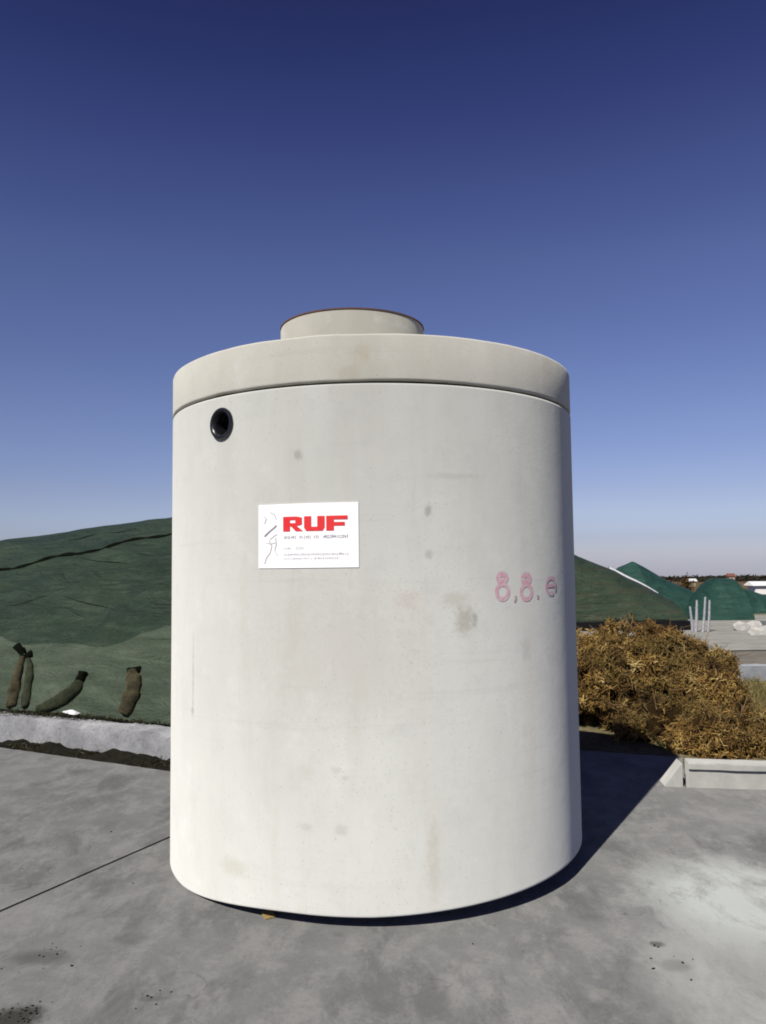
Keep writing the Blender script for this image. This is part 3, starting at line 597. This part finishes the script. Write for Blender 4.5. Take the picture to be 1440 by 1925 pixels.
def shed(name, label, px0, px1, Y, py0, py1, wall, roof, dep):
    a = at_y(px0, py1, Y); b = at_y(px1, py1, Y); z0 = gz(Y); h = at_y(px0, py0, Y).z - z0; h = max(h, 1.2)
    rt = empty(name, ((a.x + b.x) / 2, Y, z0), label, 'building'); mb = MB(); cx = (a.x + b.x) / 2; L = b.x - a.x
    mb.box((cx, Y + dep / 2, z0 + h * .33), (L, dep, h * .66)); mb.build('wall', wall, rt)
    mb = MB(); y0, y1 = Y - .3, Y + dep + .3; zt = z0 + h; ze = z0 + h * .67; x0_, x1_ = a.x - .3, b.x + .3
    mb.add([(x0_, y0, ze), (x1_, y0, ze), (x1_, y1, ze), (x0_, y1, ze), (x0_, Y + dep / 2, zt), (x1_, Y + dep / 2, zt)], [(0, 1, 5, 4), (2, 3, 4, 5), (0, 4, 3), (1, 2, 5), (0, 3, 2, 1)]); mb.build('roof', roof, rt)
    mb = MB(); mb.box((cx, Y - .04, z0 + h * .25), (L * .16, .08, h * .5)); mb.build('door', M['rub2'], rt)
    return rt
wm = simple('white_wall', (.62, .61, .58), (.75, .74, .72), 2); rr_ = simple('red_roof', (.14, .06, .045), (.2, .08, .06), 2); gr = simple('grey_roof', (.5, .5, .5), (.62, .62, .62), 2)
shed('far_shed', 'long white low shed at the right edge in front of the brown field', 1421, 1470, 75, 1108, 1122, wm, gr, 1.6)
shed('far_house', 'tiny house with a red roof standing on the horizon above the green mounds', 1371, 1382, 260, 1078, 1094, simple('cream_wall', (.35, .25, .2), (.45, .33, .26), 1), rr_, 2)
shed('far_hut', 'tiny sand coloured hut on the horizon left of the flat topped mound', 1298, 1308, 150, 1088, 1102, simple('sand_wall', (.3, .25, .15), (.38, .32, .2), 1), gr, 1.2)

# small dark bush by the hut
q = NM('brown_leaf'); M['bleaf'] = q.fin(q.ramp(q.attr(), [(0, (.03, .018, .008)), (1, (.12, .07, .03))]), .9, .1)
rt = empty('bush', tuple(at_y(1289, 1100, 70)), 'small dark brown bush on the horizon left of the sand coloured hut', 'bush'); b_ = at_y(1290, 1100, 70); b_.z = gz(70)
mb = MB(); mb.tube([b_, b_ + Vector((0, 0, 1.0))], [.08, .05], 6); mb.build('stem', M['bleaf'], rt)
mb = MB(); top = at_y(1290, 1084, 70).z - b_.z; blades(mb, [(b_.x + rng.normal() * .25, b_.y + rng.normal() * .25, b_.z + top * .55 + rng.normal() * top * .2) for _ in range(500)], .22, .1, 0, .3); mb.build('crown', M['bleaf'], rt)

# ================================================================== BRUSH HEAP
q = NM('dry_brush'); n_a = q.noise(1.8, 4, .6)
col = q.ramp(q.attr(), [(0, (.030, .015, .005)), (.3, (.095, .050, .014)), (.55, (.21, .122, .032)), (.8, (.36, .230, .068)), (1, (.52, .40, .17))])
col = q.mix(q.math('MULTIPLY', q.ramp(n_a, [(.45, 0), (.62, 1)]), .5), col, (.11, .085, .028)); M['brush'] = q.fin(col, .75, .25)
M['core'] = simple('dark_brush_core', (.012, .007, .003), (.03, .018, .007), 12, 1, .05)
HC = Vector((2.62, 8.75, -.12))
lobes = []   # (centre, radii)
def Lb(px, py, Y, rx, ry, rz): c_ = at_y(px, py, Y); lobes.append((c_, Vector((rx, ry, rz))))
Lb(1195, 1290, 8.9, .90, .7, .76); Lb(1120, 1262, 9.1, .65, .6, .50); Lb(1060, 1290, 9.2, .7, .6, .6); Lb(1250, 1255, 8.9, .55, .5, .46); Lb(1300, 1340, 8.5, .55, .5, .70); Lb(1345, 1370, 8.3, .42, .45, .75); Lb(1385, 1400, 8.3, .28, .35, .62)
Lb(1235, 1370, 8.3, .6, .45, .42); Lb(1350, 1395, 7.6, .42, .4, .36); Lb(1415, 1400, 7.7, .25, .4, .38); Lb(1290, 1400, 7.7, .25, .3, .26); Lb(1400, 1420, 8.2, .2, .3, .35); Lb(1335, 1255, 8.8, .28, .35, .25)
hp = empty('brush_heap', tuple(HC), 'heap of curly golden brown dried brushwood behind the kerb on the right', 'brush heap')
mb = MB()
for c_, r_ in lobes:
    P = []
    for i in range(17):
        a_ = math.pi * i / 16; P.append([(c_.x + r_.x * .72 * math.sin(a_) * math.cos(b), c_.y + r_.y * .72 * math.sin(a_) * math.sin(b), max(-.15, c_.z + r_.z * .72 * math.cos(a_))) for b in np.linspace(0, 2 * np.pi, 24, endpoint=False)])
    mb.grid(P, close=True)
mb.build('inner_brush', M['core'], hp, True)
wts = np.array([r_.x * r_.z for _, r_ in lobes]); wts /= wts.sum(); mb = MB()
for i in rng.choice(len(lobes), 9000, p=wts):
    c_, r_ = lobes[i]; d = rng.normal(size=3); d /= np.linalg.norm(d)
    if d[1] > .4: d[1] *= -1
    k = rng.uniform(.76, .95) + .24 * float(fbm(d[0] * 2.4 + i, d[1] * 2.4, d[2] * 2.4, 3)); p = np.array((c_.x + d[0] * r_.x * k, c_.y + d[1] * r_.y * k, c_.z + d[2] * r_.z * k))
    cl = float(vn(p[0] * 4.5, p[1] * 4.5, p[2] * 4.5))
    if p[2] < -.1 or (cl < .40 and rng.random() < .88): continue
    base = .12 + cl * .62 + rng.normal() * .16; s__ = rng.uniform(.6, 1.25)
    for j in range(13):
        o = rng.normal(size=3); o /= np.linalg.norm(o); o = o + d * .1; o /= np.linalg.norm(o); t_ = np.cross(o, rng.normal(size=3)); t_ /= np.linalg.norm(t_); b_ = np.cross(o, t_)
        L_ = .075 * s__ * rng.uniform(.6, 1.2); W_ = .0050 * rng.uniform(.6, 1.5); cu = rng.uniform(-5, 5); v = []; q0 = p + rng.normal(size=3) * .012
        for kk in range(5):
            t = kk / 4; ang = cu * t; c2 = q0 + L_ * ((math.sin(ang) / (cu + 1e-6)) * o + ((1 - math.cos(ang)) / (cu + 1e-6)) * b_) * 1.3; ww = W_ * (1 - .6 * t); v += [c2 - t_ * ww, c2 + t_ * ww]
        tv = min(1, max(0, base + rng.normal() * .12)); mb.add(v, [(0, 1, 3, 2), (2, 3, 5, 4), (4, 5, 7, 6), (6, 7, 9, 8)], [tv] * 10)
br = mb.build('twigs', M['brush'], hp)
br['kind'] = 'stuff'
M['stem'] = simple('dry_stem', (.09, .06, .03), (.22, .15, .08), 30, .8)
mb = MB()
for i in rng.choice(len(lobes), 130, p=wts):
    c_, r_ = lobes[i]; d = rng.normal(size=3); d[1] = -abs(d[1]); d[2] = abs(d[2]) * .8; d /= np.linalg.norm(d); p = Vector((c_.x + d[0] * r_.x * .8, c_.y + d[1] * r_.y * .8, c_.z + d[2] * r_.z * .8))
    dd = (Vector(d) + Vector(rng.normal(size=3) * .7)).normalized(); l = rng.uniform(.12, .3); b_ = Vector(rng.normal(size=3)) * .05
    mb.tube([p, p + dd * l * .5 + b_, p + dd * l + b_ * .3], [.0045, .0035, .002], 5)
o = mb.build('stems', M['stem'], hp); o['kind'] = 'stuff'
# grass at the foot on the right
q = NM('dry_grass'); M['grass'] = q.fin(q.ramp(q.attr(), [(0, (.05, .05, .015)), (.5, (.13, .11, .04)), (1, (.26, .2, .09))]), .9, .15)
mb = MB(); pts = [(rng.uniform(2.6, 5.5), rng.uniform(7.6, 12), gz(9)) for _ in range(9000)]
blades(mb, pts, .13, .012, .8, .4); tag(mb.build('grass', M['grass']), 'dry olive grass growing behind the kerb on the right', 'grass', kind='stuff')

mb = MB(); rs = random.Random(9)
for (px, py, sp, n) in ((25, 1912, .06, 40), (75, 1800, .09, 12), (1235, 1778, .02, 5), (1270, 1812, .05, 6), (285, 1877, .03, 8), (900, 1745, .4, 5), (250, 1600, .35, 6)):
    c_ = at_z(px, py)
    for k in range(n):
        s_ = rs.uniform(.002, .006); mb.box((c_.x + rs.gauss(0, sp), c_.y + rs.gauss(0, sp), s_ * .35), (s_ * rs.uniform(.8, 2), s_, s_ * .8), rs.uniform(0, 3), (rs.uniform(-.3, .3), 0), s_ * .2)
tag(mb.build('grit', M['mud']), 'dark grit and crumbs scattered on the concrete yard', 'grit', kind='stuff')
